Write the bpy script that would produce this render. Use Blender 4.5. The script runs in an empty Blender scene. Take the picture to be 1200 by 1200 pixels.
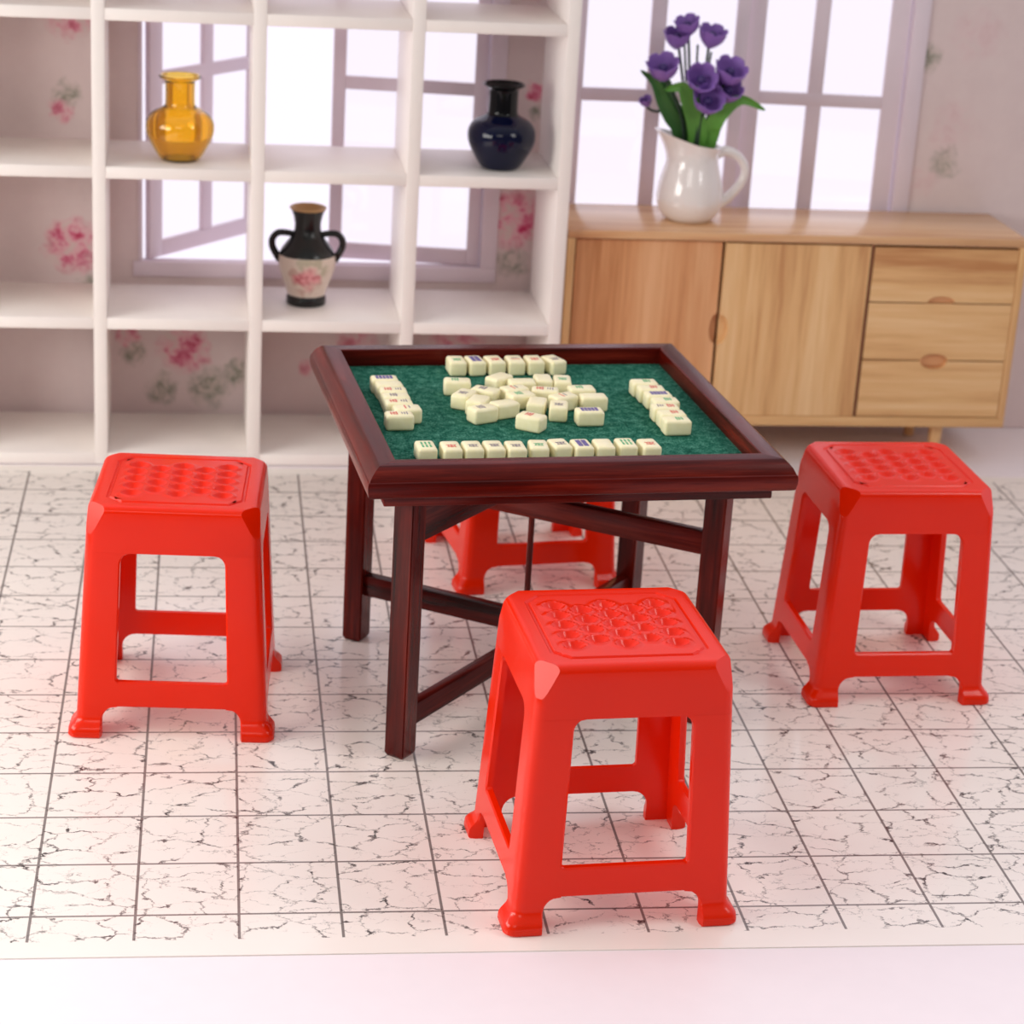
import bpy, bmesh, math, random
from mathutils import Vector, Matrix
random.seed(7)
S = 0.2                       # one floor tile = 0.2 m; everything below is in tile units
PI = math.pi
scene = bpy.context.scene
COL = scene.collection

# ------------------------------------------------------------------ materials
class NT:
    def __init__(self, name):
        m = bpy.data.materials.new(name); m.use_nodes = True
        self.m = m; self.t = m.node_tree; self.b = self.t.nodes['Principled BSDF']
        self.out = self.t.nodes['Material Output']
    def n(self, typ, **kw):
        nd = self.t.nodes.new(typ)
        for k, v in kw.items():
            if k in nd.inputs.keys() if isinstance(k, str) else False:
                pass
            setattr(nd, k, v)
        return nd
    def l(self, a, b): self.t.links.new(a, b)
    def setv(self, **kw):
        for k, v in kw.items():
            self.b.inputs[k.replace('_', ' ')].default_value = v
    def math(self, op, a, b=None, clamp=False):
        nd = self.n('ShaderNodeMath', operation=op, use_clamp=clamp)
        for i, v in enumerate((a, b)):
            if v is None: continue
            if isinstance(v, (int, float)): nd.inputs[i].default_value = v
            else: self.l(v, nd.inputs[i])
        return nd.outputs[0]
    def mix(self, f, a, b):
        nd = self.n('ShaderNodeMix', data_type='RGBA')
        for idx, v in ((0, f), (6, a), (7, b)):
            if isinstance(v, (int, float)): nd.inputs[idx].default_value = v
            elif isinstance(v, tuple): nd.inputs[idx].default_value = v
            else: self.l(v, nd.inputs[idx])
        return nd.outputs[2]
    def ramp(self, f, stops):
        nd = self.n('ShaderNodeValToRGB'); e = nd.color_ramp.elements
        while len(e) < len(stops): e.new(0.5)
        for el, (p, c) in zip(e, stops): el.position = p; el.color = c
        self.l(f, nd.inputs[0]); return nd.outputs[0]
    def coords(self, scale=(1, 1, 1), loc=(0, 0, 0), rot=(0, 0, 0)):
        tc = self.n('ShaderNodeTexCoord'); mp = self.n('ShaderNodeMapping')
        mp.inputs['Scale'].default_value = scale; mp.inputs['Location'].default_value = loc
        mp.inputs['Rotation'].default_value = rot
        self.l(tc.outputs['Object'], mp.inputs['Vector']); return mp.outputs[0]
    def noise(self, vec, scale, detail=3, rough=.5, dist=0):
        nd = self.n('ShaderNodeTexNoise'); nd.inputs['Scale'].default_value = scale
        nd.inputs['Detail'].default_value = detail; nd.inputs['Roughness'].default_value = rough
        nd.inputs['Distortion'].default_value = dist
        self.l(vec, nd.inputs['Vector']); return nd
    def bump(self, h, strength=.2, dist=.01):
        nd = self.n('ShaderNodeBump'); nd.inputs['Strength'].default_value = strength
        nd.inputs['Distance'].default_value = dist
        self.l(h, nd.inputs['Height']); self.l(nd.outputs[0], self.b.inputs['Normal'])

def srgb(r, g, b):
    f = lambda c: (c/255/12.92) if c/255 <= .04045 else ((c/255+.055)/1.055)**2.4
    return (f(r), f(g), f(b), 1)

def plain(name, col, rough=.5, var=.05, spec=.5, nscale=20, coat=0):
    t = NT(name); n = t.noise(t.coords(), nscale, 4)
    c2 = tuple(max(0, c*(1-var)) for c in col[:3])+(1,)
    c3 = tuple(min(1, c*(1+var)) for c in col[:3])+(1,)
    t.l(t.mix(n.outputs[0], c2, c3), t.b.inputs['Base Color'])
    t.setv(Roughness=rough); t.b.inputs['Specular IOR Level'].default_value = spec
    if coat: t.b.inputs['Coat Weight'].default_value = coat; t.b.inputs['Coat Roughness'].default_value = .1
    return t.m

def wood(name, dark, mid, light, axis, rough, fine=60, stretch=.06, spec=.5, coat=0, broad=6):
    """grain running along local axis 'x','y','z'"""
    t = NT(name); i = 'xyz'.index(axis)
    sc = [1, 1, 1]; sc[i] = stretch
    v = t.coords(tuple(sc))
    n1 = t.noise(v, broad, 4, .6, .6); n2 = t.noise(v, fine, 5, .65, .2)
    f = t.math('ADD', t.math('MULTIPLY', n1.outputs[0], .65), t.math('MULTIPLY', n2.outputs[0], .35))
    c = t.ramp(f, [(.36, dark), (.5, mid), (.64, light)])
    t.l(c, t.b.inputs['Base Color']); t.setv(Roughness=rough)
    t.b.inputs['Specular IOR Level'].default_value = spec
    if coat: t.b.inputs['Coat Weight'].default_value = coat; t.b.inputs['Coat Roughness'].default_value = .15
    t.bump(n2.outputs[0], .12, .004)
    return t.m

M = {}
DW = (srgb(30, 2, 1), srgb(84, 14, 7), srgb(128, 38, 23))
for ax in 'xyz':
    M['dark_'+ax] = wood('mahogany_'+ax, *DW, ax, .27, fine=70, spec=.22, broad=8)
    M['oak_'+ax] = wood('oak_'+ax, srgb(192, 134, 84), srgb(228, 182, 126), srgb(242, 204, 154), ax, .32, fine=45, spec=.5, broad=7, stretch=.05)
    M['oak_warm_'+ax] = wood('oak_warm_'+ax, srgb(178, 114, 68), srgb(214, 154, 106), srgb(230, 178, 132), ax, .42, fine=45, spec=.4, broad=7, stretch=.05)
M['oak_top'] = wood('oak_top', srgb(196, 140, 98), srgb(224, 178, 132), srgb(236, 196, 152), 'x', .2, fine=45, spec=.6, broad=7, stretch=.05)
M['oak_dark'] = plain('oak_shadow_gap', srgb(120, 72, 44), .6)
M['white'] = plain('white_shelf_paint', srgb(247, 239, 234), .45, .02)
M['frame'] = plain('lilac_white_window_paint', srgb(228, 213, 222), .5, .02)
M['ceramic'] = plain('white_glaze', srgb(242, 236, 233), .12, .01, .6, coat=.5)
M['gold'] = plain('gilt_rim', srgb(190, 150, 100), .4)
M['black'] = plain('black_glaze', srgb(16, 18, 18), .25, .2)
M['leaf'] = plain('leaf_green', srgb(92, 152, 58), .5, .35, nscale=8)
M['leaf_dark'] = plain('leaf_dark_green', srgb(52, 104, 44), .5, .3, nscale=8)
M['stem'] = plain('stem_green', srgb(44, 66, 50), .6, .2)
M['purple'] = plain('petal_purple', srgb(142, 104, 182), .55, .3, nscale=14)
M['purple_dark'] = plain('petal_heart', srgb(62, 40, 104), .6, .2)

def stool_mat():
    t = NT('red_moulded_plastic')
    t.b.inputs['Base Color'].default_value = srgb(232, 26, 12)
    t.setv(Roughness=.19); t.b.inputs['Specular IOR Level'].default_value = .4
    n = t.noise(t.coords(), 9, 2)
    t.l(t.mix(n.outputs[0], srgb(242, 38, 0), srgb(248, 46, 1)), t.b.inputs['Base Color'])
    tr = t.n('ShaderNodeBsdfTranslucent'); tr.inputs['Color'].default_value = srgb(255, 66, 20)
    mx = t.n('ShaderNodeMixShader'); mx.inputs[0].default_value = .26
    t.l(t.b.outputs[0], mx.inputs[1]); t.l(tr.outputs[0], mx.inputs[2]); t.l(mx.outputs[0], t.out.inputs['Surface'])
    return t.m
M['stool'] = stool_mat()

def felt_mat():
    t = NT('green_felt'); v = t.coords()
    n = t.noise(v, 230, 3, .75); n2 = t.noise(v, 60, 2)
    f = t.math('ADD', t.math('MULTIPLY', n.outputs[0], .7), t.math('MULTIPLY', n2.outputs[0], .3))
    t.l(t.ramp(f, [(.36, srgb(4, 56, 44)), (.5, srgb(26, 96, 76)), (.62, srgb(92, 150, 128))]), t.b.inputs['Base Color'])
    t.setv(Roughness=.95); t.b.inputs['Specular IOR Level'].default_value = .1
    t.bump(n.outputs[0], .5, .004); return t.m
M['felt'] = felt_mat()

def tile_mat():
    t = NT('cream_tile'); v = t.coords(); n = t.noise(v, 60, 3)
    t.l(t.mix(n.outputs[0], srgb(238, 228, 176), srgb(252, 244, 208)), t.b.inputs['Base Color'])
    t.setv(Roughness=.35); t.b.inputs['Subsurface Weight'].default_value = .15
    t.b.inputs['Subsurface Radius'].default_value = (.01, .008, .004); return t.m
M['tile'] = tile_mat()
M['ink_red'] = plain('red_ink', srgb(214, 104, 90), .6, .1)
M['ink_green'] = plain('green_ink', srgb(96, 172, 120), .6, .1)
M['ink_grey'] = plain('grey_ink', srgb(134, 122, 128), .6, .1)
M['ink_purple'] = plain('purple_ink', srgb(104, 92, 150), .6, .1)

def floor_mat():
    t = NT('marble_tile_print')
    tc = t.n('ShaderNodeTexCoord'); sc = t.n('ShaderNodeVectorMath', operation='SCALE')
    t.l(tc.outputs['Object'], sc.inputs[0]); sc.inputs['Scale'].default_value = 1/S
    P = sc.outputs[0]
    sx = t.n('ShaderNodeSeparateXYZ'); t.l(P, sx.inputs[0])
    def line(o, w):
        f = t.math('PINGPONG', o, .5)                # 0 on grid lines
        return t.math('SUBTRACT', 1, t.math('DIVIDE', f, w, True), True)
    gx = line(sx.outputs[0], .0165); gy = line(sx.outputs[1], .0165)
    grid = t.math('MAXIMUM', gx, gy)
    grid = t.math('SMOOTH_MIN', t.math('MULTIPLY', grid, 3.0, True), .85)
    # stop the lines at the margin of the printed sheet
    inb = t.math('MULTIPLY', t.math('GREATER_THAN', sx.outputs[1], -.46), t.math('LESS_THAN', sx.outputs[1], 12.8))
    grid = t.math('MULTIPLY', grid, inb)
    # every printed tile gets its own veins: offset the vein field per cell
    fl = t.n('ShaderNodeVectorMath', operation='FLOOR'); t.l(P, fl.inputs[0])
    wn = t.n('ShaderNodeTexWhiteNoise', noise_dimensions='3D'); t.l(fl.outputs[0], wn.inputs[0])
    off = t.n('ShaderNodeVectorMath', operation='SCALE'); off.inputs['Scale'].default_value = 9.0
    t.l(wn.outputs['Color'], off.inputs[0])
    ad = t.n('ShaderNodeVectorMath', operation='ADD'); t.l(P, ad.inputs[0]); t.l(off.outputs[0], ad.inputs[1])
    mp = t.n('ShaderNodeMapping'); mp.inputs['Scale'].default_value = (1.0, 1.55, 1); mp.inputs['Rotation'].default_value = (0, 0, .35)
    t.l(ad.outputs[0], mp.inputs[0])
    wob = t.noise(mp.outputs[0], 3.2, 6, .68)
    ws = t.n('ShaderNodeVectorMath', operation='SCALE'); ws.inputs['Scale'].default_value = .5
    t.l(wob.outputs['Color'], ws.inputs[0])
    a2 = t.n('ShaderNodeVectorMath', operation='ADD'); t.l(mp.outputs[0], a2.inputs[0]); t.l(ws.outputs[0], a2.inputs[1])
    def veins(scale, w, lo, hi, nsc):
        vo = t.n('ShaderNodeTexVoronoi', feature='DISTANCE_TO_EDGE', voronoi_dimensions='2D'); vo.inputs['Scale'].default_value = scale
        t.l(a2.outputs[0], vo.inputs['Vector'])
        th = t.noise(mp.outputs[0], nsc, 3, .6)
        mr = t.n('ShaderNodeMapRange'); t.l(th.outputs[0], mr.inputs[0])
        mr.inputs[1].default_value = lo; mr.inputs[2].default_value = hi; mr.inputs[3].default_value = 0; mr.inputs[4].default_value = w
        d = t.math('DIVIDE', vo.outputs['Distance'], t.math('ADD', mr.outputs[0], .0005))
        line_ = t.math('SUBTRACT', 1, d, True)
        return t.math('MULTIPLY', t.math('MULTIPLY', line_, 2.0, True), t.math('DIVIDE', mr.outputs[0], w, True))
    v1 = veins(1.75, .05, .31, .66, 5.0); v2 = veins(3.3, .05, .44, .72, 3.4)
    vein = t.math('MAXIMUM', v1, t.math('MULTIPLY', v2, .75))
    sp = t.noise(P, 26, 3, .6)
    speck = t.math('MULTIPLY', t.math('GREATER_THAN', sp.outputs[0], .71), .35)
    vein = t.math('MAXIMUM', vein, speck)
    vein = t.math('MULTIPLY', vein, inb)
    cl = t.noise(P, .9, 3)
    base = t.mix(cl.outputs[0], srgb(235, 226, 216), srgb(243, 235, 227))
    c = t.mix(t.math('MULTIPLY', vein, .95), base, srgb(40, 34, 38))
    c = t.mix(t.math('MULTIPLY', grid, .95), c, srgb(64, 50, 50))
    t.l(c, t.b.inputs['Base Color']); t.setv(Roughness=.16)
    t.b.inputs['Specular IOR Level'].default_value = .5
    return t.m
M['floor'] = floor_mat()
M['ground'] = plain('white_table_laminate', srgb(238, 228, 230), .4, .02)

def wall_mat():
    """pale wallpaper with rose clusters and leaf sprigs; wall-local coordinates in tile units"""
    t = NT('rose_wallpaper')
    tc = t.n('ShaderNodeTexCoord'); sc = t.n('ShaderNodeVectorMath', operation='SCALE')
    t.l(tc.outputs['Object'], sc.inputs[0]); sc.inputs['Scale'].default_value = 1/S
    P = sc.outputs[0]
    nz = t.noise(P, 3.4, 4, .6); ws = t.n('ShaderNodeVectorMath', operation='SCALE'); ws.inputs['Scale'].default_value = .45
    t.l(nz.outputs['Color'], ws.inputs[0])
    ad = t.n('ShaderNodeVectorMath', operation='ADD'); t.l(P, ad.inputs[0]); t.l(ws.outputs[0], ad.inputs[1])
    W = ad.outputs[0]
    petal = t.noise(P, 5.0, 4, .65, .8)
    vor = t.n('ShaderNodeTexVoronoi', feature='F1'); vor.inputs['Scale'].default_value = 4.2; t.l(W, vor.inputs['Vector'])
    pf = t.math('ADD', t.math('MULTIPLY', petal.outputs[0], .75), t.math('MULTIPLY', vor.outputs['Distance'], .5))
    pcol = t.ramp(pf, [(.36, srgb(190, 40, 84)), (.52, srgb(216, 108, 140)), (.66, srgb(232, 178, 188)), (.82, srgb(222, 200, 196))])
    paper = t.noise(P, 2.0, 5, .7)
    col = t.mix(paper.outputs[0], srgb(218, 198, 198), srgb(232, 215, 213))
    def spot(u, z, r, inner):
        cmb = t.n('ShaderNodeCombineXYZ'); cmb.inputs[0].default_value = u+.225; cmb.inputs[1].default_value = .225; cmb.inputs[2].default_value = z+.225
        d = t.n('ShaderNodeVectorMath', operation='DISTANCE'); t.l(W, d.inputs[0]); t.l(cmb.outputs[0], d.inputs[1])
        mr = t.n('ShaderNodeMapRange'); t.l(d.outputs['Value'], mr.inputs[0])
        mr.inputs[1].default_value = r*inner; mr.inputs[2].default_value = r; mr.inputs[3].default_value = 1; mr.inputs[4].default_value = 0
        return mr.outputs[0]
    green = t.ramp(petal.outputs[0], [(.42, srgb(112, 122, 98)), (.62, srgb(206, 192, 184))])
    for u, z, r in ((3.45, 2.72, .34), (-3.2, 2.15, .3), (-1.35, .55, .4), (-2.55, 1.1, .25), (-2.1, .5, .3), (3.72, 5.15, .14), (.75, 1.0, .3), (1.7, 1.15, .3), (-3.55, 5.2, .25), (-.9, .8, .25), (10.5, 4.5, .3), (9.95, 6.2, .3)):
        col = t.mix(t.math('MULTIPLY', spot(u, z, r, .3), .8), col, green)
    for u, z, r, k in ((3.5, 3.42, .56, 1), (3.69, 5.47, .2, .9), (-3.48, 2.85, .5, .95), (-1.75, 1.2, .48, .9), (-2.66, 1.42, .22, .8), (1.0, 1.25, .4, .7), (2.6, 1.35, .5, .7), (.25, .9, .2, .6), (-3.65, 4.95, .2, .8),
                        (-3.5, 6.4, .4, .8), (3.4, 7.3, .5, .9), (10.6, 5.1, .5, .12), (10.1, 4.2, .35, .12), (10.8, 6.6, .5, .12), (5.5, 1.0, .5, .7), (8.4, 1.2, .5, .7)):
        col = t.mix(t.math('MULTIPLY', spot(u, z, r, .55), k), col, pcol)
    t.l(col, t.b.inputs['Base Color']); t.setv(Roughness=.8); t.b.inputs['Specular IOR Level'].default_value = .2
    return t.m
M['wall'] = wall_mat()

def glass(name, col, rough=.02, ior=1.45):
    t = NT(name); t.setv(Roughness=rough, IOR=ior)
    t.b.inputs['Transmission Weight'].default_value = 1
    n = t.noise(t.coords(), 4, 2); c2 = tuple(c*.9 for c in col[:3])+(1,)
    t.l(t.mix(n.outputs[0], col, c2), t.b.inputs['Base Color']); return t.m
M['amber'] = glass('amber_glass', srgb(252, 212, 96))
M['cobalt'] = plain('dark_cobalt_glass', srgb(6, 11, 42), .1, .3, .35, coat=.0)
M['black_glass'] = plain('black_glass_neck', srgb(6, 6, 10), .12, .2, .3)

def pane_mat():
    t = NT('window_glass')
    tr = t.n('ShaderNodeBsdfTransparent'); gl = t.n('ShaderNodeBsdfGlossy'); gl.inputs['Roughness'].default_value = .03
    mx = t.n('ShaderNodeMixShader'); mx.inputs[0].default_value = .04; t.l(tr.outputs[0], mx.inputs[1]); t.l(gl.outputs[0], mx.inputs[2])
    t.l(mx.outputs[0], t.out.inputs['Surface']); return t.m
M['pane'] = pane_mat()

def urn_mat():
    """cream belly with a painted pink rose; black above and below belong to other faces"""
    t = NT('painted_cream_belly')
    tc = t.n('ShaderNodeTexCoord'); sc = t.n('ShaderNodeVectorMath', operation='SCALE'); sc.inputs['Scale'].default_value = 1/S
    t.l(tc.outputs['Object'], sc.inputs[0]); P = sc.outputs[0]
    nz = t.noise(P, 8, 3); ws = t.n('ShaderNodeVectorMath', operation='SCALE'); ws.inputs['Scale'].default_value = .2
    t.l(nz.outputs['Color'], ws.inputs[0])
    ad = t.n('ShaderNodeVectorMath', operation='ADD'); t.l(P, ad.inputs[0]); t.l(ws.outputs[0], ad.inputs[1]); W = ad.outputs[0]
    col = srgb(226, 210, 196)
    ns = t.noise(P, 14, 3)
    def spot(u, v, w, r, c, k, col):
        cmb = t.n('ShaderNodeCombineXYZ')
        for i, q in enumerate((u, v, w)): cmb.inputs[i].default_value = q+.1
        d = t.n('ShaderNodeVectorMath', operation='DISTANCE'); t.l(W, d.inputs[0]); t.l(cmb.outputs[0], d.inputs[1])
        mr = t.n('ShaderNodeMapRange'); t.l(d.outputs['Value'], mr.inputs[0])
        mr.inputs[1].default_value = r*.5; mr.inputs[2].default_value = r; mr.inputs[3].default_value = k; mr.inputs[4].default_value = 0
        return t.mix(mr.outputs[0], col, c)
    g = srgb(136, 140, 92); pk = t.ramp(ns.outputs[0], [(.38, srgb(196, 96, 106)), (.6, srgb(228, 158, 160))])
    for u, v, w, r in ((-.1, -.4, .63, .1), (.02, -.4, .66, .08), (.14, -.38, .64, .1), (-.22, -.34, .5, .1), (.24, -.33, .52, .11), (-.1, -.34, .22, .09), (.1, -.34, .22, .09), (.2, -.33, .33, .09), (-.2, -.33, .33, .09)):
        col = spot(u, v, w, r, g if w > .5 else srgb(170, 104, 90), .45, col)
    for u, v, w, r in ((0, -.42, .4, .21), (-.13, -.38, .41, .13), (.14, -.38, .4, .12), (.02, -.4, .25, .08)):
        col = spot(u, v, w, r, pk, .95, col)
    t.l(col, t.b.inputs['Base Color']); t.setv(Roughness=.3); return t.m
M['urn'] = urn_mat()

# ------------------------------------------------------------------ helpers
def link(name, bm, mats, parent=None, loc=(0, 0, 0), rz=0, rot=None, sharp=35, smooth=True):
    bmesh.ops.recalc_face_normals(bm, faces=bm.faces)
    if smooth:
        for f in bm.faces: f.smooth = True
        for e in bm.edges:
            if len(e.link_faces) == 2 and e.calc_face_angle(0) > math.radians(sharp): e.smooth = False
    for v in bm.verts: v.co *= S
    me = bpy.data.meshes.new(name); bm.to_mesh(me); bm.free()
    for m in (mats if isinstance(mats, (list, tuple)) else [mats]): me.materials.append(m)
    o = bpy.data.objects.new(name, me); COL.objects.link(o)
    o.location = Vector(loc)*S; o.rotation_euler = rot if rot else (0, 0, rz)
    if parent: o.parent = parent
    return o
def inst(name, src, parent=None, loc=(0, 0, 0), rz=0, rot=None):
    o = src.copy(); o.name = name; COL.objects.link(o); o.parent = parent
    o.location = Vector(loc)*S; o.rotation_euler = rot if rot else (0, 0, rz); return o
def tag(o, label, cat, group=None):
    o['label'] = label; o['category'] = cat
    if group: o['group'] = group
    return o
def thing(name, label, cat, loc=(0, 0, 0), rz=0, group=None):
    o = bpy.data.objects.new(name, None); COL.objects.link(o); o.empty_display_size = .05
    o.location = Vector(loc)*S; o.rotation_euler = (0, 0, rz)
    return tag(o, label, cat, group)
def struct(o): o['kind'] = 'structure'; return o
def empty_struct(name, loc=(0, 0, 0), rz=0):
    o = bpy.data.objects.new(name, None); COL.objects.link(o); o.location = Vector(loc)*S; o.rotation_euler = (0, 0, rz); return struct(o)

def box(bm, x0, x1, y0, y1, z0, z1, bev=0, seg=2, mat=0):
    r = bmesh.ops.create_cube(bm, size=1)
    vs = r['verts']
    for v in vs:
        v.co = Vector(((x0+x1)/2+v.co.x*(x1-x0), (y0+y1)/2+v.co.y*(y1-y0), (z0+z1)/2+v.co.z*(z1-z0)))
    fs = {f for v in vs for f in v.link_faces}
    for f in fs: f.material_index = mat
    if bev:
        es = {e for v in vs for e in v.link_edges}
        bmesh.ops.bevel(bm, geom=list(es), offset=bev, segments=seg, profile=.5, affect='EDGES', material=mat)
    return bm
def B(*a, **k): return box(bmesh.new(), *a, **k)

def loft(bm, loops, caps=True, close=True, mat=0):
    rows = [[bm.verts.new(Vector(p)) for p in lp] for lp in loops]
    n = len(rows[0])
    for a, b in zip(rows, rows[1:]):
        for i in range(n if close else n-1):
            j = (i+1) % n
            f = bm.faces.new((a[i], a[j], b[j], b[i])); f.material_index = mat
    if caps:
        for r in (rows[0], rows[-1]):
            try: f = bm.faces.new(r); f.material_index = mat
            except ValueError: pass
    return rows
def lathe(bm, prof, seg=48, mat=0, mats=None, cap0=True, cap1=False):
    rows = []
    for r, z in prof:
        rows.append([bm.verts.new((r*math.cos(2*PI*i/seg), r*math.sin(2*PI*i/seg), z)) for i in range(seg)])
    for k, (a, b) in enumerate(zip(rows, rows[1:])):
        for i in range(seg):
            f = bm.faces.new((a[i], a[(i+1) % seg], b[(i+1) % seg], b[i])); f.material_index = mats[k] if mats else mat
    if cap0: bm.faces.new(rows[0][::-1]).material_index = mats[0] if mats else mat
    if cap1: bm.faces.new(rows[-1]).material_index = mats[-1] if mats else mat
    return bm
def spline(pts, n=8):
    """Catmull-Rom through pts (tuples of any length)"""
    out = []; P = [pts[0]]+list(pts)+[pts[-1]]
    for i in range(1, len(P)-2):
        p0, p1, p2, p3 = P[i-1:i+3]
        for k in range(n):
            t = k/n
            out.append(tuple(.5*((2*b)+(-a+c)*t+(2*a-5*b+4*c-d)*t*t+(-a+3*b-3*c+d)*t**3) for a, b, c, d in zip(p0, p1, p2, p3)))
    out.append(tuple(pts[-1])); return out
def tube(bm, path, rad, seg=12, mat=0, flat=1.0):
    path = [Vector(p) for p in path]; loops = []
    up = Vector((0, 1, .01))
    for i, p in enumerate(path):
        t = (path[min(i+1, len(path)-1)]-path[max(i-1, 0)]).normalized()
        a = t.cross(up).normalized(); b = a.cross(t).normalized()
        r = rad[i] if isinstance(rad, (list, tuple)) else rad
        loops.append([p+a*r*math.cos(2*PI*k/seg)+b*r*flat*math.sin(2*PI*k/seg) for k in range(seg)])
    loft(bm, loops, True, True, mat); return bm
def prism(bm, poly, y0, y1, bev=0, mat=0):
    """polygon in x,z extruded from y0 (front) to y1 (back)"""
    a = [bm.verts.new((x, y0+bev, z)) for x, z in poly]; b = [bm.verts.new((x, y1, z)) for x, z in poly]
    n = len(poly)
    for i in range(n):
        bm.faces.new((a[i], a[(i+1) % n], b[(i+1) % n], b[i])).material_index = mat
    bm.faces.new(b).material_index = mat
    ff = bm.faces.new(a[::-1]); ff.material_index = mat
    if bev:
        r = bmesh.ops.inset_region(bm, faces=[ff], thickness=bev, depth=0)
        for v in ff.verts: v.co.y = y0
    return bm

# ------------------------------------------------------------------ the setting
PHI = math.radians(1.0)
WALL = (2.0, 15.4, 0)                 # wall frame: local x along the wall, y towards outside
# table the doll's house stands on, and the printed marble-tile floor sheet lying on it
struct(link('floor', B(-9, 17, -12, 16.0, -.6, -.012), M['ground']))
sheet = B(-6.6, 14.6, -.735, 13.05, -.011, 0)
for v in sheet.verts:                 # the near edge of the sheet is cut slightly out of square
    if v.co.y < 0: v.co.y -= .005*(v.co.x+1)
struct(link('floor_marble', sheet, M['floor'], smooth=False))

W1 = (-2.45, 3.0, 2.5, 8.3); W2 = (4.18, 9.75, 2.5, 8.3)     # openings x0,x1,z0,z1
def wall():
    bm = bmesh.new(); y0, y1 = 0, .18
    box(bm, -9, W1[0], y0, y1, 0, 9.4); box(bm, W1[1], W2[0], y0, y1, 0, 9.4); box(bm, W2[1], 14.5, y0, y1, 0, 9.4)
    for w in (W1, W2):
        box(bm, w[0], w[1], y0, y1, 0, w[2]); box(bm, w[0], w[1], y0, y1, w[3], 9.4)
    return bm
struct(link('wall_back', wall(), M['wall'], loc=WALL, rz=PHI, smooth=False))

def sash_bm(w, h, stile, rail, bar_z, mull_x, mw=.24, bw=.2, d=.1):
    bm = bmesh.new()
    box(bm, 0, stile, -d/2, d/2, 0, h, .012); box(bm, w-stile, w, -d/2, d/2, 0, h, .012)
    box(bm, stile, w-stile, -d/2, d/2, 0, rail, .012); box(bm, stile, w-stile, -d/2, d/2, h-rail, h, .012)
    box(bm, mull_x-mw/2, mull_x+mw/2, -d/2+.01, d/2-.01, rail, h-rail, .01)
    for z in bar_z:
        box(bm, stile, w-stile, -d/2+.005, d/2-.005, z-bw/2, z+bw/2, .01)
    return bm
def window(name, w, sashes):
    root = empty_struct(name, WALL, PHI)
    x0, x1, z0, z1 = w
    f = bmesh.new(); t = .11
    box(f, x0-.1, x1+.2, -.05, .2, z0-.12, z0+.12, .015)
    box(f, x0-.1, x1+.2, -.05, .2, z1-.12, z1+.1, .015)
    box(f, x0-.02, x0+.04, -.02, .2, z0+.12, z1-.12, .01); box(f, x1-.06, x1+.2, -.05, .2, z0+.12, z1-.12, .015)
    link('window_frame', f, M['frame'], root)
    for x, y, rz, width, stile, mull, mirror in sashes:
        h = z1-z0-.26
        bm = sash_bm(width, h, stile, .25, (2.82,), mull)
        p = B(stile-.01, width-stile+.01, -.006, .006, .24, h-.24)
        if mirror:
            for b in (bm, p):
                for v in b.verts: v.co.x = -v.co.x
        s = link('sash', bm, M['frame'], root, (x, y, z0+.125), rz)
        link('glass_pane', p, M['pane'], s, smooth=False)
    return root
window('window_1', W1, [(-2.33, .12, math.radians(50), 2.78, .3, 1.42, False), (2.93, .12, math.radians(-9), 2.42, .2, 1.22, True)])
window('window_2', W2, [(4.24, .12, 0, 2.8, .2, 1.35, False), (9.66, .12, math.radians(-5), 2.6, .3, 1.4, True)])

# ------------------------------------------------------------------ cube shelf
def shelf():
    root = thing('cube_shelf', 'white open cube shelf standing before the flowered wall, holding three vases', 'shelf', (2.0, 13.2, 0), PHI)
    D = 2.0; t = .19
    xs = [-5.25, -2.96, -.67, 1.61, 3.88]; zs = [.085, 2.21, 4.475, 6.74, 9.0]
    for i, x in enumerate(xs):
        link('upright', B(x-t/2, x+t/2, 0, D, 0, 9.09, .012), M['white'], root)
    for z in zs:
        for a, b in zip(xs, xs[1:]):
            link('shelf_board', B(a+t/2, b-t/2, .006, D, z-.085, z+.085, .008), M['white'], root)
    return root
shelf()

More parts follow.
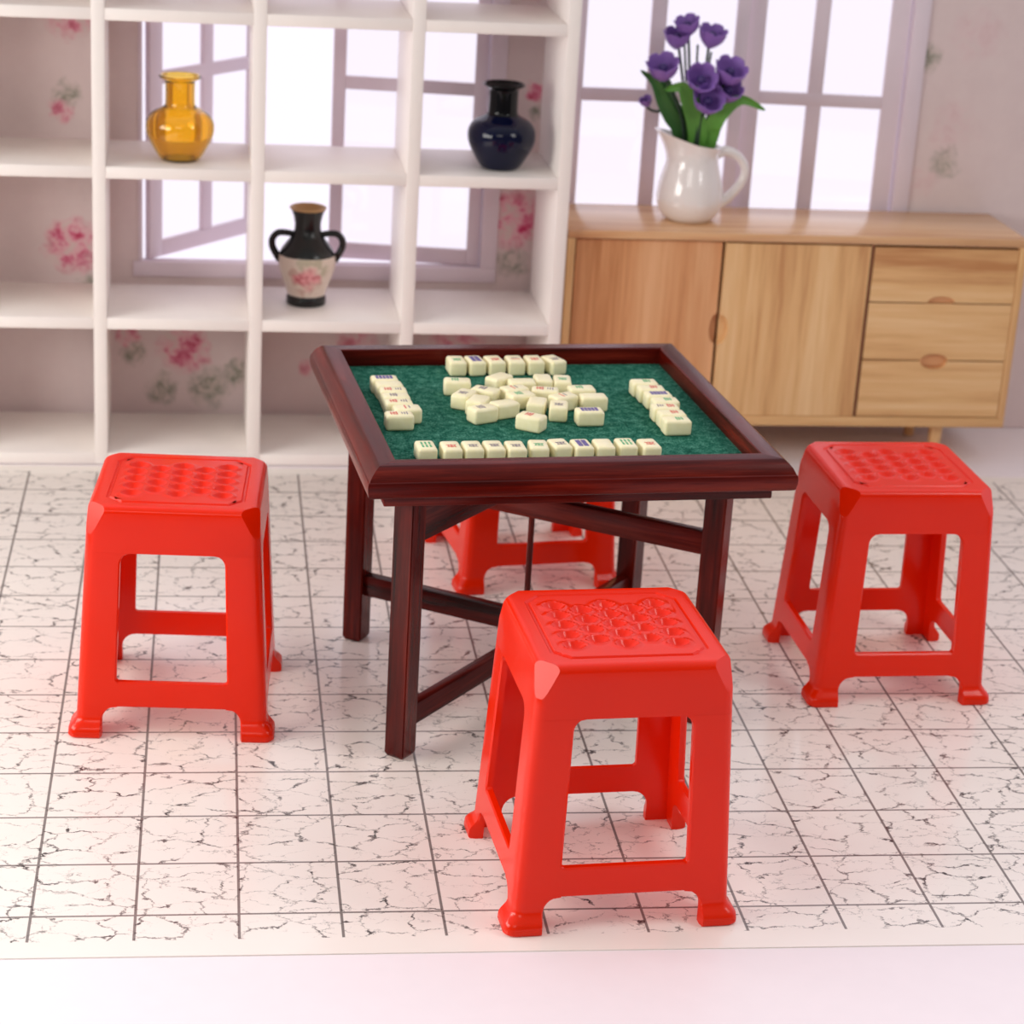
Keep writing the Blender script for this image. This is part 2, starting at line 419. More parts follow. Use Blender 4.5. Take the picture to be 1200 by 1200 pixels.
# ------------------------------------------------------------------ sideboard
def half_oval(cx, cz, a, b, t0, t1, n=14):
    return [(cx+a*math.cos(t0+(t1-t0)*i/n), cz+b*math.sin(t0+(t1-t0)*i/n)) for i in range(n+1)]
def sideboard():
    root = thing('sideboard', 'light oak sideboard with two doors and three drawers, under the window beside the white shelf', 'sideboard', (6.09, 13.5, 0), PHI)
    W = 7.27; D = 1.84; zb, zt = .64, 3.74; t = .13
    link('top_panel', B(-.06, W, 0, D, zt-t, zt, .018), M['oak_top'], root)
    link('bottom_panel', B(-.06, W, 0, D, zb, zb+.16, .015), M['oak_x'], root)
    link('side_panel', B(-.06, .06, 0.002, D, zb+.16, zt-t, .012), M['oak_z'], root)
    link('side_panel', B(W-.12, W, 0.002, D, zb+.16, zt-t, .012), M['oak_z'], root)
    link('back_panel', B(.06, W-.12, D-.06, D-.005, zb+.16, zt-t), M['oak_dark'], root)
    link('partition', B(4.74, 4.785, .03, D-.06, zb+.16, zt-t), M['oak_dark'], root)
    z0, z1 = zb+.168, zt-t-.03
    # left door sits a little deeper; a finger notch is cut in its right edge
    cz = 2.2
    n = half_oval(2.38, cz, .1, .24, 1.5*PI, .5*PI)
    d = link('door', prism(bmesh.new(), [(.095, z0), (2.38, z0)]+n+[(2.38, z1), (.095, z1)], .09, .2, .012), M['oak_warm_z'], root)
    link('finger_pull', B(2.24, 2.41, .2, .24, cz-.3, cz+.3), M['oak_warm_z'], d)
    n = half_oval(2.425, cz, .14, .24, .5*PI, -.5*PI)
    d = link('door', prism(bmesh.new(), [(2.425, z0), (4.735, z0), (4.735, z1), (2.425, z1)]+n, .02, .16, .018), M['oak_z'], root)
    link('finger_pull', B(2.43, 2.65, .12, .17, cz-.3, cz+.3), M['oak_z'], d)
    zz = [z0, 1.75, 2.69, z1]; x0, x1 = 4.795, W-.13; cx = (x0+x1)/2
    for k in range(3):
        a, b = zz[k]+.012, zz[k+1]-.012
        lo = half_oval(cx, a, .22, .10, PI, 0) if k > 0 else []
        hi = half_oval(cx, b, .22, .13, 0, -PI) if k == 0 else []
        poly = [(x0, a)]+lo+[(x1, a), (x1, b)]+hi+[(x0, b)]
        d = link('drawer', prism(bmesh.new(), poly, .015, .15, .014), M['oak_x'], root)
        if k: link('finger_pull', B(cx-.26, cx+.26, .07, .152, a-.012, a+.2), M['oak_warm_x'], d)
        else: link('finger_pull', B(cx-.26, cx+.26, .07, .152, b-.2, b+.012), M['oak_warm_x'], d)
    for x in (.55, 6.25):
        for y in (.3, D-.3):
            bm = bmesh.new(); lathe(bm, [(.075, 0), (.085, .02), (.12, zb)], 24, cap1=True)
            link('leg', bm, M['oak_z'], root, (x, y, 0))
sideboard()

# ------------------------------------------------------------------ vases, pitcher, flowers
VP = [(.0, .0), (.185, 0), (.235, .03), (.3, .14), (.375, .3), (.405, .42), (.395, .54), (.335, .64), (.24, .70), (.185, .745), (.175, .82), (.175, 1.02), (.185, 1.08), (.24, 1.12), (.25, 1.14), (.235, 1.155)]
def vase(name, label, loc, hollow, sc):
    prof = [(r*sc*1.05, z*sc*.92) for r, z in spline(VP[1:], 4)]
    top = prof[-1]
    inner = [(max(.02, r-.035), max(z, .05)) for r, z in prof[::-1][2:] if z > .05]
    bm = bmesh.new()
    mats = None
    allp = prof+inner
    nb = len(allp)-1
    if not hollow:
        mats = [1 if .5*(allp[k][1]+allp[k+1][1]) >.73*sc*.92 else 0 for k in range(nb)]
    lathe(bm, allp, 56, mats=mats, cap0=True, cap1=True)
    if hollow:
        o = link(name, bm, M['amber'], loc=loc)
    else:
        o = link(name, bm, [M['cobalt'], M['black_glass']], loc=loc)
    return tag(o, label, 'vase')
vase('glass_vase', 'amber glass vase with a round belly and flared lip on the upper shelf', (.19, 13.80, 4.56), True, 1.18)
vase('glass_vase', 'dark blue glass vase with a black neck on the upper shelf', (4.98, 13.93, 4.56), False, 1.21)

def urn():
    root = thing('urn_vase', 'black two-handled urn with a pink rose painted on its cream belly, on the middle shelf', 'vase', (2.12, 14.25, 2.295))
    root.scale = (1.07, 1.07, 1.14)
    prof = [(.27, 0), (.285, .02), (.285, .1), (.265, .125), (.27, .15), (.315, .27), (.365, .395), (.4, .5), (.412, .59), (.398, .69), (.37, .75), (.325, .81), (.26, .89), (.215, .95), (.19, 1.02), (.185, 1.1), (.205, 1.2), (.24, 1.29), (.25, 1.315)]
    p = []
    for a, b in zip(prof, prof[1:]):
        p += [a, tuple((u+v)/2 for u, v in zip(a, b))]
    p.append(prof[-1])
    inner = [(.225, 1.315), (.19, 1.2), (.16, 1.05)]
    full = p+inner
    mats = []
    for a, b in zip(full, full[1:]):
        zc = (a[1]+b[1])/2
        mats.append(1 if .135 < zc < .68 else 0)
    bm = bmesh.new(); lathe(bm, full, 56, mats=mats, cap1=True)
    link('body', bm, [M['black'], M['urn']], root, sharp=60)
    bm = bmesh.new(); lathe(bm, [(.246, 1.295), (.262, 1.31), (.262, 1.325), (.24, 1.334), (.21, 1.31), (.17, 1.235), (.0001, 1.22)], 48, cap0=False)
    link('rim', bm, M['gold'], root)
    for s in (-1, 1):
        pts = [(s*.19, 0, .95), (s*.3, 0, .97), (s*.42, 0, .965), (s*.495, 0, .89), (s*.5, 0, .79), (s*.45, 0, .69), (s*.39, 0, .6)]
        path = spline(pts, 6)
        bm = tube(bmesh.new(), path, [.042+.012*i/len(path) for i in range(len(path))], 12)
        link('handle', bm, M['black'], root)
urn()

def pitcher():
    root = thing('pitcher', 'white glazed pitcher with a loop handle on the sideboard, holding purple flowers', 'pitcher', (8.06, 14.45, 3.74))
    root.scale = (1, 1, 1.09)
    prof = [(.32, 0), (.37, .02), (.45, .1), (.51, .24), (.52, .34), (.495, .52), (.45, .68), (.41, .82), (.395, .93), (.405, 1.02), (.435, 1.1), (.45, 1.13)]
    prof = spline(prof, 3)
    inner = [(r-.045, z) for r, z in prof[::-1] if z > .06]
    bm = bmesh.new(); lathe(bm, prof+inner, 56, cap1=True)
    for v in bm.verts:                    # pull the lip into a spout towards -x and raise it there
        k = max(0, min(1, (v.co.z-.8)/.33)); k = k*k*(3-2*k)
        d = max(0, -v.co.x/.42)
        v.co.x -= k*.16*d**2; v.co.z += k*(.15*d**1.3 - .07*max(0, v.co.x/.42))
        v.co.y *= 1-.12*k*d
    link('body', bm, M['ceramic'], root, sharp=60)
    path = spline([(.38, 0, .96), (.52, 0, 1.0), (.72, 0, .92), (.84, 0, .76), (.8, 0, .56), (.64, 0, .36), (.45, 0, .22)], 6)
    bm = tube(bmesh.new(), path, [.085-.02*math.sin(PI*i/len(path)) for i in range(len(path))], 14, flat=1.15)
    link('handle', bm, M['ceramic'], root)
pitcher()

def leaf_bm(pts, width, twist=0.0, fold=.03):
    """pts: centre line; blade faces -y"""
    path = spline(pts, 6); n = len(path); bm = bmesh.new(); loops = []
    for i, p in enumerate(path):
        s = i/(n-1); w = width*(math.sin(PI*min(1, .12+.88*s)**.8)**.75 if s < 1 else 0)+.006
        a = Vector(path[min(i+1, n-1)])-Vector(path[max(i-1, 0)]); a.normalize()
        side = a.cross(Vector((math.sin(twist), -math.cos(twist), .0))).normalized(); nrm = side.cross(a).normalized()
        p = Vector(p); th = .008
        row = []
        for u in (-1, -.5, 0, .5, 1): row.append(p+side*w*u+nrm*(fold*(1-abs(u))*-1)+nrm*th)
        for u in (1, .5, 0, -.5, -1): row.append(p+side*w*u+nrm*(fold*(1-abs(u))*-1)-nrm*th)
        loops.append(row)
    loft(bm, loops); return bm
def blossom_bm(r=.2):
    """cup-shaped bell of six overlapping petals with a dark throat, opening along +z"""
    bm = bmesh.new()
    for k in range(6):
        a0 = 2*PI*k/6; rows = []
        for i in range(7):
            s = i/6; z = -r*.9+s*r*1.9; rad = r*(.25+.95*math.sin(PI*.5*min(1, s*1.35))**.9)*(1.0 if s < .75 else 1+.6*(s-.75))
            w = .62*(1 if s < .7 else math.sqrt(max(0, 1-((s-.7)/.34)**2)))+.02
            rad *= 1+.06*(k % 2)
            rows.append([(rad*math.cos(a0+w*u), rad*math.sin(a0+w*u), z-.05*r*abs(u)) for u in (-1, -.5, 0, .5, 1)]+
                        [((rad-.02)*math.cos(a0+w*u), (rad-.02)*math.sin(a0+w*u), z-.05*r*abs(u)) for u in (1, .5, 0, -.5, -1)])
        loft(bm, rows)
    return bm
def bouquet():
    root = thing('flower_bouquet', 'bunch of purple bell flowers with broad green leaves standing in the white pitcher', 'flowers', (8.07, 14.45, 5.04))
    base = (0, 0, 0)
    L = [([(-.24, -.05, .1), (-.3, -.1, .3), (-.36, -.18, .54), (-.5, -.24, .84), (-.74, -.28, 1.03)], .11, .0, 'leaf_dark'),
         ([(.0, -.15, .0), (.06, -.22, .3), (.04, -.3, .6), (-.1, -.34, .8), (-.37, -.36, .76)], .15, .1, 'leaf'),
         ([(.2, -.12, .0), (.3, -.2, .2), (.5, -.26, .44), (.78, -.3, .64), (1.06, -.34, .5)], .13, -.1, 'leaf'),
         ([(.05, .1, .1), (.12, .1, .5), (.2, .12, .8), (.34, .14, 1.1)], .12, .3, 'leaf_dark'),
         ([(-.15, .1, .1), (-.2, .12, .5), (-.26, .15, .8), (-.4, .2, 1.05)], .12, -.3, 'leaf_dark')]
    sh = lambda p: (p[0]-.25*min(1, max(0, p[2]/.6))+.2*max(0, p[0]-.4), p[1], p[2])
    for pts, w, tw, m in L: link('leaf', leaf_bm([(pts[0][0]*.5, 0, pts[0][2]-.6)]+[sh(p) for p in pts], w, tw), M[m], root)
    F = [(-.36, -.2, 1.12, .165, (-.3, -.5)), (.2, -.32, 1.0, .16, (.1, -1.0)), (.33, -.34, .68, .165, (.2, -.9)), (.66, -.22, 1.1, .17, (.3, -.6)), (.66, -.2, .82, .15, (.4, -.7)),
         (-.52, .1, .58, .07, (-.8, -.3)), (-.12, .1, 1.55, .14, (-.1, -.3)), (.4, .05, 1.6, .15, (.2, -.3)), (.02, .05, 1.75, .13, (-.4, -.3))]
    for x, y, z, r, (tx, ty) in F:
        r *= 1.1; x -= .27; z -= .1
        path = spline([(.15*x, .2*y+.02, -.75), (.4*x, .5*y, .25), (.85*x, y+.06, z-.45*r-.1), (x, y+.03, z-.6*r)], 5)
        link('stem', tube(bmesh.new(), path, .022, 8), M['stem'], root)
        b = link('blossom', blossom_bm(r), M['purple'], root, (x, y, z), rot=(-ty*.9, tx*.6, 0), sharp=50)
        c = bmesh.new(); bmesh.ops.create_uvsphere(c, u_segments=14, v_segments=8, radius=r*.42)
        for v in c.verts: v.co.z = v.co.z*.8+r*.35
        link('flower_heart', c, M['purple_dark'], b)
    for k in range(4):
        x = -.3+.22*k
        link('stem', tube(bmesh.new(), spline([(.1*x, .05, -.75), (.6*x, .05, .6), (x, .02, 1.5-.1*k)], 5), .018, 8), M['stem'], root)
bouquet()

# ------------------------------------------------------------------ plastic stools
SH, SHT, SHB = 2.72, .945, 1.085
VW, RT, RB = 2.19, .66, .36         # window top, stretcher top, stretcher bottom
TH = .075; RC = .11
def hv(v): return SHB+(SHT-SHB)*v/SH
def lerp(a, b, s): return a+(b-a)*s
def leg_edge(v):
    if v <= .19: return .78
    if v <= RB: r = RB-.19; return .78-(r-math.sqrt(max(0, r*r-(v-.19)**2)))
    if v <= RT: return .61
    e = lerp(.62, .575, (v-RT)/(VW-RT))
    if v < RT+.035: q = .035; return e-(q-math.sqrt(max(0, q*q-(RT+.035-v)**2)))
    r = .13
    if v > VW-r: return e-(r-math.sqrt(max(0, r*r-(v-(VW-r))**2)))
    return e
def flange(v):
    if v > .22: return 0
    if v < .08: return .078
    s = (v-.08)/.14; return .078*(1-s*s*(3-2*s))
def stool_parts():
    lv = [0, .02, .06, .1, .13, .16, .19, .22, .26, .3, .33, .35, RB, .45, .55, RT-.0005, RT+.0005, RT+.01, RT+.02, RT+.035, .8, 1.1, 1.4, 1.7, 1.95]
    lv += [VW-.13, VW-.1, VW-.07, VW-.045, VW-.025, VW-.01, VW]
    loops = []
    for v in lv:
        h = hv(v); o = flange(v)-(.018 if v == 0 else 0); e = leg_edge(v); H_ = h+o; b = .018 if not (RB-.005 < v < RT) else .0006; t = TH
        lp = [(-e, -h+t), (-e, -h-o*.3+b), (-e-b, -H_)]
        lp += [(lerp(-e-b, -H_+RC, k/3), -H_) for k in (1, 2)]
        for k in range(7):
            a = -PI/2-PI/2*k/6
            lp.append((-H_+RC+RC*math.cos(a), -H_+RC+RC*math.sin(a)))
        lp += [(-H_, lerp(-H_+RC, -e-b, k/3)) for k in (1, 2)]
        lp += [(-H_, -e-b), (-h-o*.3+b, -e), (-h+t, -e), (-h+t, -h+t)]
        loops.append([(x, y, v) for x, y in lp])
    leg = bmesh.new(); r_ = loft(leg, loops, caps=False); leg.faces.new(r_[0])
    # stretcher: a strip between two legs in the side panel
    st = bmesh.new(); sl = []
    for k in range(13):
        u = lerp(-.612, .612, k/12)
        b = .016
        cs = [(-hv(RB)+TH, RB), (-hv(RB)+b, RB), (-hv(RB), RB+b), (-hv(RT), RT-b), (-hv(RT)+b, RT), (-hv(RT)+TH, RT)]
        sl.append([(u, y, z) for y, z in cs])
    loft(st, sl, caps=False)
    # seat with apron, cut corners and a dimpled, grooved panel
    seat = bmesh.new()
    def corner_loop(h, c, v, rc=RC):
        s = max(0, min(1, (c-.02)/.06)); q = max(c, rc*(1-s)+c*s, .02)
        lp = []
        for k4 in range(4):
            a0 = PI+PI/2*k4; cx = math.cos(a0+PI/4)*math.sqrt(2); cy = math.sin(a0+PI/4)*math.sqrt(2)
            sx, sy = round(cx), round(cy)
            p0 = Vector((math.cos(a0), math.sin(a0))); p1 = Vector((math.cos(a0+PI/2), math.sin(a0+PI/2)))
            cen = Vector((sx*(h-q), sy*(h-q)))
            A = cen+q*p0; Bp = cen+q*p1
            for k in range(7):
                al = PI/2*k/6
                arc = cen+q*(p0*math.cos(al)+p1*math.sin(al)); ln = A.lerp(Bp, k/6)
                lp.append((*arc.lerp(ln, s), v))
            nxt = Vector((0, 0))
        # add mid points on the straight sides
        out = []
        n = len(lp)
        for i in range(n):
            out.append(lp[i])
            if i % 7 == 6:
                a, b = Vector(lp[i]), Vector(lp[(i+1) % n])
                out += [tuple(a.lerp(b, k/4)) for k in (1, 2, 3)]
        return out
    L = [corner_loop(hv(VW)-TH, 0, SH-.09, .17), corner_loop(hv(VW)-TH, 0, VW, .03), corner_loop(hv(VW)-.001, 0, VW), corner_loop(hv(VW+.002), 0, VW+.002)]
    for v in (2.28, 2.4, 2.52, 2.645): L.append(corner_loop(hv(v), 0, v))
    for k in range(1, 6):
        a = PI/2*k/5; r = .075
        v = 2.645+r*math.sin(a); L.append(corner_loop(hv(2.645)-r*(1-math.cos(a)), 0, v))
    h0 = hv(2.645)-.075
    for ins, dz, c in ((.04, 0, .2), (.10, 0, .16), (.116, -.018, .15), (.138, -.018, .145), (.152, .002, .14), (.17, .002, .13)):
        L.append(corner_loop(h0-ins, c, SH+dz))
    rows = loft(seat, L, caps=False)
    seat.faces.new(rows[0])
    # dimpled centre: height field filling the inner loop
    hi = h0-.17
    inner = rows[-1]
    N = 56; g = hi-.035
    def hz(x, y):
        z = 0
        best = 9
        for i in range(-2, 3):
            for j in range(-3, 4):
                px = i*.255; py = j*.235+(.1175 if i % 2 else 0)
                if abs(py) > .54: continue
                dx, dy = abs(x-px)/.1, abs(y-py)/.085
                best = min(best, (dx**1.5+dy**1.5)**(1/1.5))
        z = -.075*max(0, 1-best)**.7
        if best > 1: z = .014*max(0, 1-abs((best-1.3)/.3))
        return z
    gv = [[seat.verts.new((-g+2*g*i/N, -g+2*g*j/N, SH+.002+hz(-g+2*g*i/N, -g+2*g*j/N))) for i in range(N+1)] for j in range(N+1)]
    for j in range(N):
        for i in range(N): seat.faces.new((gv[j][i], gv[j][i+1], gv[j+1][i+1], gv[j+1][i]))
    ge = [e for r_ in (gv[0], gv[-1]) for a, b in zip(r_, r_[1:]) for e in [seat.edges.get((a, b))]]
    ge += [seat.edges.get((gv[j][i], gv[j+1][i])) for i in (0, N) for j in range(N)]
    le = [seat.edges.get((inner[i], inner[(i+1) % len(inner)])) for i in range(len(inner))]
    bmesh.ops.bridge_loops(seat, edges=ge+le)
    d1 = math.sqrt(2)*SHT-.158; d0 = math.sqrt(2)*hv(2.35)-.035          # the cut meets the top face and runs out down the corner
    al = math.atan2(d0-d1, SH-2.35)
    for k in range(4):
        a = PI/4+k*PI/2
        no = Vector((math.cos(al)*math.cos(a), math.cos(al)*math.sin(a), math.sin(al)))
        co = Vector((d1*math.cos(a), d1*math.sin(a), SH))
        r_ = bmesh.ops.bisect_plane(seat, geom=seat.verts[:]+seat.edges[:]+seat.faces[:], dist=1e-5, plane_co=co, plane_no=no, clear_outer=True)
        bmesh.ops.edgeloop_fill(seat, edges=[e for e in r_['geom_cut'] if isinstance(e, bmesh.types.BMEdge)])
    return seat, leg, st
def stools():
    spots = [((4.655, .735, 0), .072, 1.022, 'red plastic stool nearest the viewer, in front of the dark mahjong table'),
             ((.345, 4.936, 0), -.071, 1.0, 'red plastic stool on the left of the mahjong table, below the white shelf'),
             ((9.03, 5.78, 0), .028, 1.0, 'red plastic stool on the right of the mahjong table, before the oak sideboard'),
             ((4.956, 9.35, 0), .138, 1.0, 'red plastic stool behind the mahjong table, seen only between the table legs')]
    seat_bm, leg_bm, st_bm = stool_parts()
    first = None
    for loc, rz, sc, lab in spots:
        root = thing('plastic_stool', lab, 'stool', loc, rz, 'red stools around the mahjong table'); root.scale = (sc,)*3
        if first is None:
            s = link('seat', seat_bm, M['stool'], root, sharp=24); l = link('leg', leg_bm, M['stool'], root, sharp=40); r = link('stretcher', st_bm, M['stool'], root, sharp=40)
            first = (s, l, r); n0 = 1
        else:
            inst('seat', first[0], root); n0 = 0
        for k in range(n0, 4):
            inst('leg', first[1], root, rz=k*PI/2); inst('stretcher', first[2], root, rz=k*PI/2)
stools()

# ------------------------------------------------------------------ mahjong table
TC = Vector((4.495, 5.456, 0)); TR = .09
def table():
    root = thing('mahjong_table', 'dark red mahjong table with a green felt top set with cream tiles', 'table', TC, TR)
    link('felt_surface', B(-2.06, 2.06, -2.06, 2.06, 3.31, 3.39), M['felt'], root)
    prof = [(2.048, 3.27), (2.048, 3.59), (2.058, 3.604), (2.235, 3.604), (2.258, 3.598), (2.30, 3.565), (2.34, 3.52), (2.368, 3.47), (2.372, 3.458), (2.384, 3.448), (2.392, 3.41), (2.39, 3.35), (2.378, 3.29), (2.368, 3.275), (2.352, 3.266), (2.30, 3.265), (2.07, 3.265)]
    for k in range(4):
        bm = bmesh.new()
        loft(bm, [[(-o, -o, z) for o, z in prof], [(o, -o, z) for o, z in prof]])
        link('rim_rail', bm, M['dark_x'], root, rz=k*PI/2, sharp=30)
    link('apron', B(-2.184, 2.184, -2.184, 2.184, 3.11, 3.27, .02), M['dark_x'], root)
    w = .26
    feet = [(2.838, 3.416), (6.151, 7.495), (2.529, 6.68), (6.461, 4.231)]
    ca, sa = math.cos(-TR), math.sin(-TR)
    f = []
    for x, y in feet:
        dx, dy = x-TC.x, y-TC.y; f.append(Vector((dx*ca-dy*sa, dx*sa+dy*ca, 0)))
    for (i, j, zu, zl) in ((0, 1, (2.56, 3.112), (.33, .58)), (2, 3, (2.13, 2.41), (.63, .9))):
        a = math.atan2(f[j].y-f[i].y, f[j].x-f[i].x); half = (f[j]-f[i]).length/2
        for q in (i, j):
            bm = bmesh.new()
            loft(bm, [[(-w/2+.03, -w/2+.03, 0), (w/2-.03, -w/2+.03, 0), (w/2-.03, w/2-.03, 0), (-w/2+.03, w/2-.03, 0)]] +
                     [[(-w/2, -w/2, z), (w/2, -w/2, z), (w/2, w/2, z), (-w/2, w/2, z)] for z in (.05, 3.115)])
            es = [e for e in bm.edges if abs(e.verts[0].co.z-e.verts[1].co.z) > 1]
            bmesh.ops.bevel(bm, geom=es, offset=.014, segments=2, affect='EDGES')
            link('leg', bm, M['dark_z'], root, f[q], a)
        mid = (f[i]+f[j])/2
        link('cross_rail', B(-half+w/2-.02, half-w/2+.02, -.075, .075, zu[0], zu[1], .012), M['dark_x'], root, mid, a)
        link('stretcher', B(-half+w/2-.02, half-w/2+.02, -.075, .075, zl[0], zl[1], .012), M['dark_x'], root, mid, a)
    bm = bmesh.new(); lathe(bm, [(.038, .5), (.038, 2.7)], 16, cap1=True); link('pivot_rod', bm, M['dark_z'], root)
table()

# ------------------------------------------------------------------ mahjong tiles
TL, TW, TT = .325, .216, .185; ZF = 3.39
def strokes(kind):
    """flat little bars and discs standing a hair proud of the face; x = along the long side"""
    bars, discs = [], []           # (x0,x1,y0,y1,ink), (x,y,r,ink)
    if kind == 'bamboo':
        for i in range(3):
            for j in range(2): bars.append((-.105+.115*j, -.015+.115*j, -.066+.052*i, -.04+.052*i, 'ink_green'))
    if kind == 'dots':
        for i in range(5):
            for j in range(2): bars.append((-.125+.05*i, -.085+.05*i, -.068+.075*j, -.005+.075*j, 'ink_purple'))
    if kind in ('red', 'redgrey', 'grey', 'green'):
        a = {'red': 'ink_red', 'redgrey': 'ink_red', 'grey': 'ink_grey', 'green': 'ink_green'}[kind]
        x = -.03 if kind != 'redgrey' else -.07
        bars += [(x-.05, x-.036, -.06, .06, a), (x-.012, x+.002, -.045, .045, a), (x+.028, x+.042, -.066, .066, a), (x-.06, x+.05, -.007, .007, a), (x-.02, x+.036, -.05, -.038, a), (x-.02, x+.036, .038, .05, a)]
        if kind == 'redgrey':
            for k in range(3): bars.append((.03+.034*k, .045+.034*k, -.03-.012*k, .03+.012*k, 'ink_grey'))
    if kind == 'redline': bars += [(-.04, -.02, -.07, .07, 'ink_red'), (.02, .036, -.05, .05, 'ink_grey')]
    k = .84
    bars = [(a*k, b*k, c*k, d*k, e) for a, b, c, d, e in bars]
    return bars, discs
def tile_meshes():
    body = B(-TL/2, TL/2, -TW/2, TW/2, 0, TT, .036, seg=3)
    body = link('tile_body', body, M['tile']); marks = {}
    for kind in ('bamboo', 'dots', 'red', 'redgrey', 'grey', 'green', 'redline'):
        bm = bmesh.new(); bars, discs = strokes(kind); inks = ['ink_red', 'ink_green', 'ink_grey', 'ink_purple']
        for x0, x1, y0, y1, ink in bars: box(bm, x0, x1, y0, y1, TT-.004, TT+.0025, mat=inks.index(ink))
        for n_, (x, y, r, ink) in enumerate(discs):
            v = bmesh.ops.create_cone(bm, cap_ends=True, segments=12, radius1=r, radius2=r, depth=.006)['verts']
            for q in v: q.co += Vector((x, y, TT+.001*n_*.5))
            for fc in {fc for q in v for fc in q.link_faces}: fc.material_index = inks.index(ink)
        marks[kind] = link('engraving', bm, [M[i] for i in inks], smooth=False)
    return body, marks
BODY, MARKS = tile_meshes()
DESC = {'bamboo': 'green bamboo sticks', 'dots': 'purple bars', 'red': 'a red character', 'redgrey': 'grey and red characters', 'grey': 'a grey character', 'green': 'a green character', 'redline': 'a red stroke', None: 'a blank face'}
used = set()
def put_tile(a, b, deg, kind, label, group, layer=0):
    ca, sa = math.cos(TR), math.sin(TR)
    x, y = TC.x+a*ca-b*sa, TC.y+a*sa+b*ca
    root = thing('mahjong_tile', label, 'mahjong tile', (x, y, ZF+layer*(TT+.002)+.001), TR+math.radians(deg), group)
    if 'b' not in used: BODY.parent = root; used.add('b')
    else: inst('tile_body', BODY, root)
    if kind:
        if kind not in used: MARKS[kind].parent = root; used.add(kind)
        else: inst('engraving', MARKS[kind], root)
ORD = ['leftmost', 'second from the left', 'third from the left', 'fourth from the left', 'fifth from the left', 'sixth', 'fifth from the right', 'fourth from the right', 'third from the right', 'second from the right', 'rightmost']
fk = ['bamboo', 'red', 'grey', 'grey', 'grey', 'green', 'grey', 'dots', None, 'bamboo', 'red']
fa = [-1.62, -1.345, -1.105, -.865, -.625, -.36, -.11, .135, .385, .645, .905]
fd = [90, 90, 90, 91, 89, 84, 97, 92, 89, 90, 93]
fb = [-1.50, -1.53, -1.53, -1.53, -1.55, -1.53, -1.50, -1.53, -1.53, -1.52, -1.55]
for i in range(11):
    put_tile(fa[i], fb[i], fd[i], fk[i], 'cream mahjong tile with %s, %s in the near row' % (DESC[fk[i]], ORD[i] if i != 5 else 'the middle one'), 'tiles in the near row')
bk = ['green', 'dots', 'red', 'redline', 'red', 'grey']
ba = [-.66, -.425, -.18, .08, .325, .575]; bd = [90, 96, 97, 91, 92, 110]
BO = ['leftmost', 'second from the left', 'third from the left', 'third from the right', 'second from the right', 'rightmost']
for i in range(6):
    put_tile(ba[i], 1.72, bd[i], bk[i], 'cream mahjong tile with %s, %s in the far row' % (DESC[bk[i]], BO[i]), 'tiles in the far row')
SO = ['farthest', 'second from the far end', 'third from the far end', 'middle one', 'third from the near end', 'second from the near end', 'nearest']
lk = ['dots', None, 'redgrey', 'grey', 'redgrey', 'redline', 'redgrey']
lx = [-1.68, -1.66, -1.65, -1.655, -1.66, -1.6, -1.73]
for i in range(7):
    put_tile(lx[i], .985-.2295*i, [0, 2, -2, 1, 0, 3, 0][i], lk[i], 'mahjong tile with %s, %s in the left row' % (DESC[lk[i]], SO[i]), 'tiles in the left row')
rk = ['green', 'red', 'dots', 'green', 'redgrey', 'red', 'green']
rx = [1.48, 1.5, 1.52, 1.54, 1.47, 1.48, 1.47]
for i in range(7):
    put_tile(rx[i], .74-.243*i, [180, 178, 181, 180, 179, 181, 180][i], rk[i], 'mahjong tile with %s, %s in the right row' % (DESC[rk[i]], SO[i]), 'tiles in the right row')
pile = [(-0.812, 0.870, -8, 0, 'green', 'at the far left corner of the central heap, marked green'),
        (-0.827, 0.373, 55, 0, 'grey', 'with a grey mark on the left edge of the central heap'),
        (-0.707, 0.138, 60, 0, None, 'blank, directly behind the diagonal pair at the left of the heap'),
        (-0.543, 0.512, -35, 0, 'grey', 'with a grey mark, just left of the red-stroked middle tile'),
        (-0.268, 1.013, 40, 0, None, 'blank and corner-on, behind the heap close to the far row'),
        (-0.182, 0.549, 20, 0, 'redline', 'with a red stroke, just behind the central green-marked tile'),
        (-0.030, 0.819, 0, 0, None, 'blank and crosswise at the far side of the heap'),
        (-0.716, -0.188, 22, 0, 'grey', 'with a grey mark, near end of the diagonal pair'),
        (-0.423, -0.021, 22, 0, None, 'blank, far end of the diagonal pair at the heap'),
        (-0.153, 0.315, 15, 0, 'green', 'with a green mark in the very middle of the heap'),
        (0.182, 0.478, -12, 0, 'redgrey', 'with grey and red marks, right of the middle of the heap'),
        (0.261, 0.930, 85, 0, None, 'blank and pointing away, left of two at the far edge of the heap'),
        (0.490, 0.885, 80, 0, 'green', 'with a green mark and pointing away, at the far right of the heap'),
        (0.640, 0.523, 0, 0, 'green', 'with a green mark and lying crosswise, on the right edge of the heap'),
        (0.706, 0.200, 0, 0, None, 'blank and crosswise, behind the purple-barred tile of the heap'),
        (-0.021, 0.030, 70, 0, None, 'blank and turned edgeways, front centre of the heap'),
        (0.209, -0.110, 75, 0, 'grey', 'with a grey mark, just left of the purple-barred tile of the heap'),
        (0.342, 0.224, 25, 0, 'redline', 'with a red stroke at the right middle of the heap'),
        (0.524, -0.338, 0, 0, 'dots', 'with purple bars at the front right corner of the heap'),
        (-0.207, -0.505, -38, 0, 'red', 'with a red character lying alone just in front of the heap')]
for a, b, d, l, k, lab in pile:
    put_tile(a, b, d, k, 'mahjong tile '+lab, 'tiles in the central heap', l)
for o in bpy.data.objects:
    assert len(o.get('label', '').split()) <= 16, o['label']

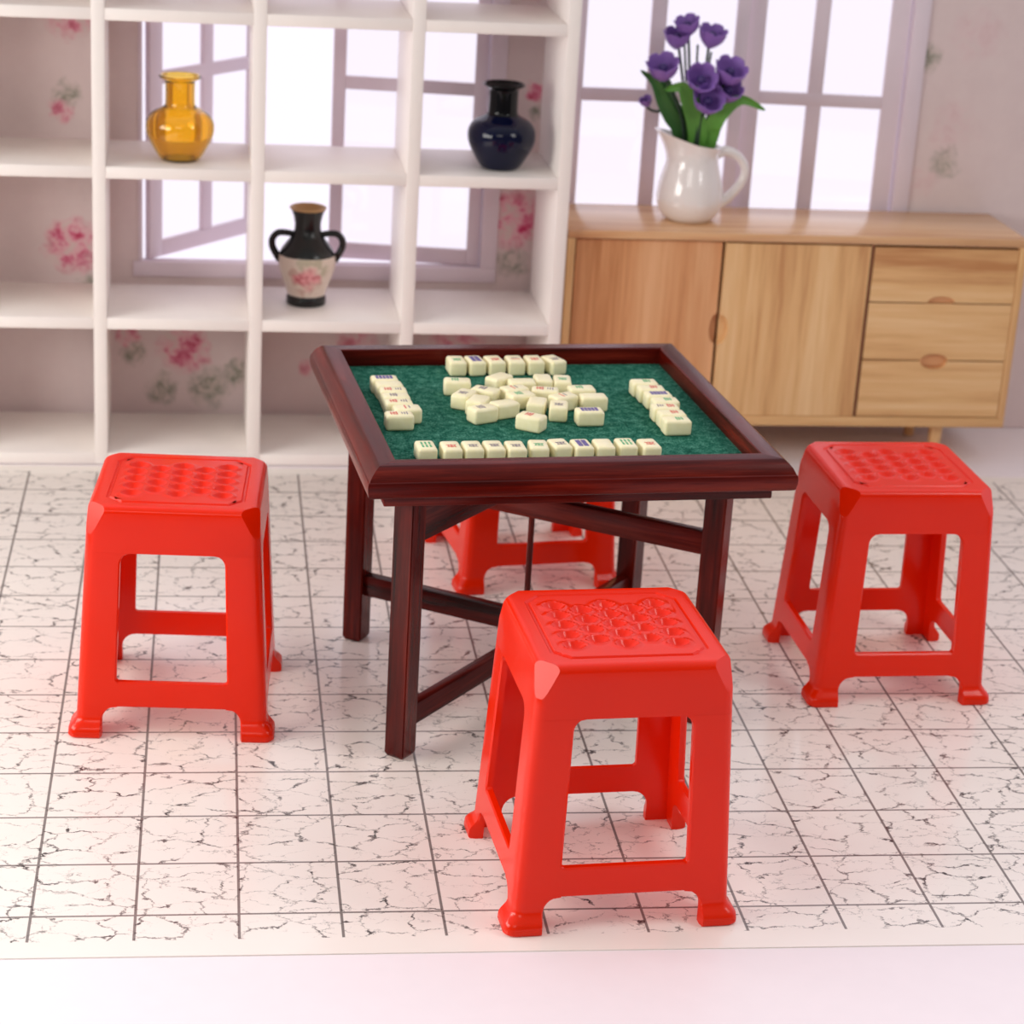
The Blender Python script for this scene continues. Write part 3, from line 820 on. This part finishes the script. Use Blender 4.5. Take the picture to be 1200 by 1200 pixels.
# ------------------------------------------------------------------ light
def area(name, loc, target, size, power, col):
    d = bpy.data.lights.new(name, 'AREA'); d.shape = 'RECTANGLE'; d.size = size[0]*S; d.size_y = size[1]*S
    d.energy = power; d.color = col
    o = bpy.data.objects.new(name, d); COL.objects.link(o); o.location = Vector(loc)*S
    o.rotation_euler = (Vector(target)-Vector(loc)).to_track_quat('-Z', 'Y').to_euler(); return o
area('softbox_key', (-13, .5, 8), (4, 2.5, 2), (15, 6.5), 108, (1, .975, .92))
area('softbox_fill', (16, -2, 13), (5, 6, 1), (5, 7), 26, (1, .97, .95))
area('added_front_fill', (-4, -25, 19), (4, 6, 2), (14, 8), 37, (1, .96, .92))  # added fill lamp with no source in the scene, brightens camera-facing sides

w = bpy.data.worlds.new('white_studio'); scene.world = w; w.use_nodes = True
t = w.node_tree; bg = t.nodes['Background']
tc = t.nodes.new('ShaderNodeTexCoord'); sx = t.nodes.new('ShaderNodeSeparateXYZ'); t.links.new(tc.outputs['Generated'], sx.inputs[0])
mr = t.nodes.new('ShaderNodeMapRange'); t.links.new(sx.outputs['Y'], mr.inputs[0])
mr.inputs[1].default_value = -.55; mr.inputs[2].default_value = .45; mr.inputs[3].default_value = .0; mr.inputs[4].default_value = 1.0
mz = t.nodes.new('ShaderNodeMapRange'); t.links.new(sx.outputs['Z'], mz.inputs[0])
mz.inputs[1].default_value = .25; mz.inputs[2].default_value = .85; mz.inputs[3].default_value = .0; mz.inputs[4].default_value = 1.0
mx = t.nodes.new('ShaderNodeMix'); mx.data_type = 'RGBA'; t.links.new(mz.outputs[0], mx.inputs[0])
mx.inputs[6].default_value = (.14, .13, .13, 1); mx.inputs[7].default_value = (.5, .5, .48, 1)      # dim studio, paler overhead
mc = t.nodes.new('ShaderNodeMix'); mc.data_type = 'RGBA'; t.links.new(mr.outputs[0], mc.inputs[0])
t.links.new(mx.outputs[2], mc.inputs[6]); mc.inputs[7].default_value = (1.08, 1.0, 1.14, 1)           # white backdrop beyond the windows
t.links.new(mc.outputs[2], bg.inputs['Color']); bg.inputs['Strength'].default_value = 1.0

# ------------------------------------------------------------------ camera
CP = (2593.17291, 0.35604, 0.14477, 0.06044, 0.68123, -19.02746, 11.3813)
def camera():
    f, pi_, ya, ro, cx, cy, cz = CP
    cp, sp = math.cos(pi_), math.sin(pi_); c, s = math.cos(ya), math.sin(ya)
    fw = Vector((s*cp, c*cp, -sp)); r = Vector((c, -s, 0)); u = r.cross(fw)
    c, s = math.cos(ro), math.sin(ro); r2 = c*r+s*u; u2 = -s*r+c*u
    d = bpy.data.cameras.new('camera'); d.sensor_width = 36; d.lens = f/1200*36
    d.dof.use_dof = True; d.dof.focus_distance = 22.6*S; d.dof.aperture_fstop = 3.6
    o = bpy.data.objects.new('camera', d); COL.objects.link(o)
    m = Matrix(((r2.x, u2.x, -fw.x, cx*S), (r2.y, u2.y, -fw.y, cy*S), (r2.z, u2.z, -fw.z, cz*S), (0, 0, 0, 1)))
    o.matrix_world = m; scene.camera = o
camera()
scene.view_settings.view_transform = 'Standard'; scene.view_settings.look = 'None'
scene.view_settings.exposure = 0; scene.view_settings.gamma = 1; scene.view_settings.use_curve_mapping = False
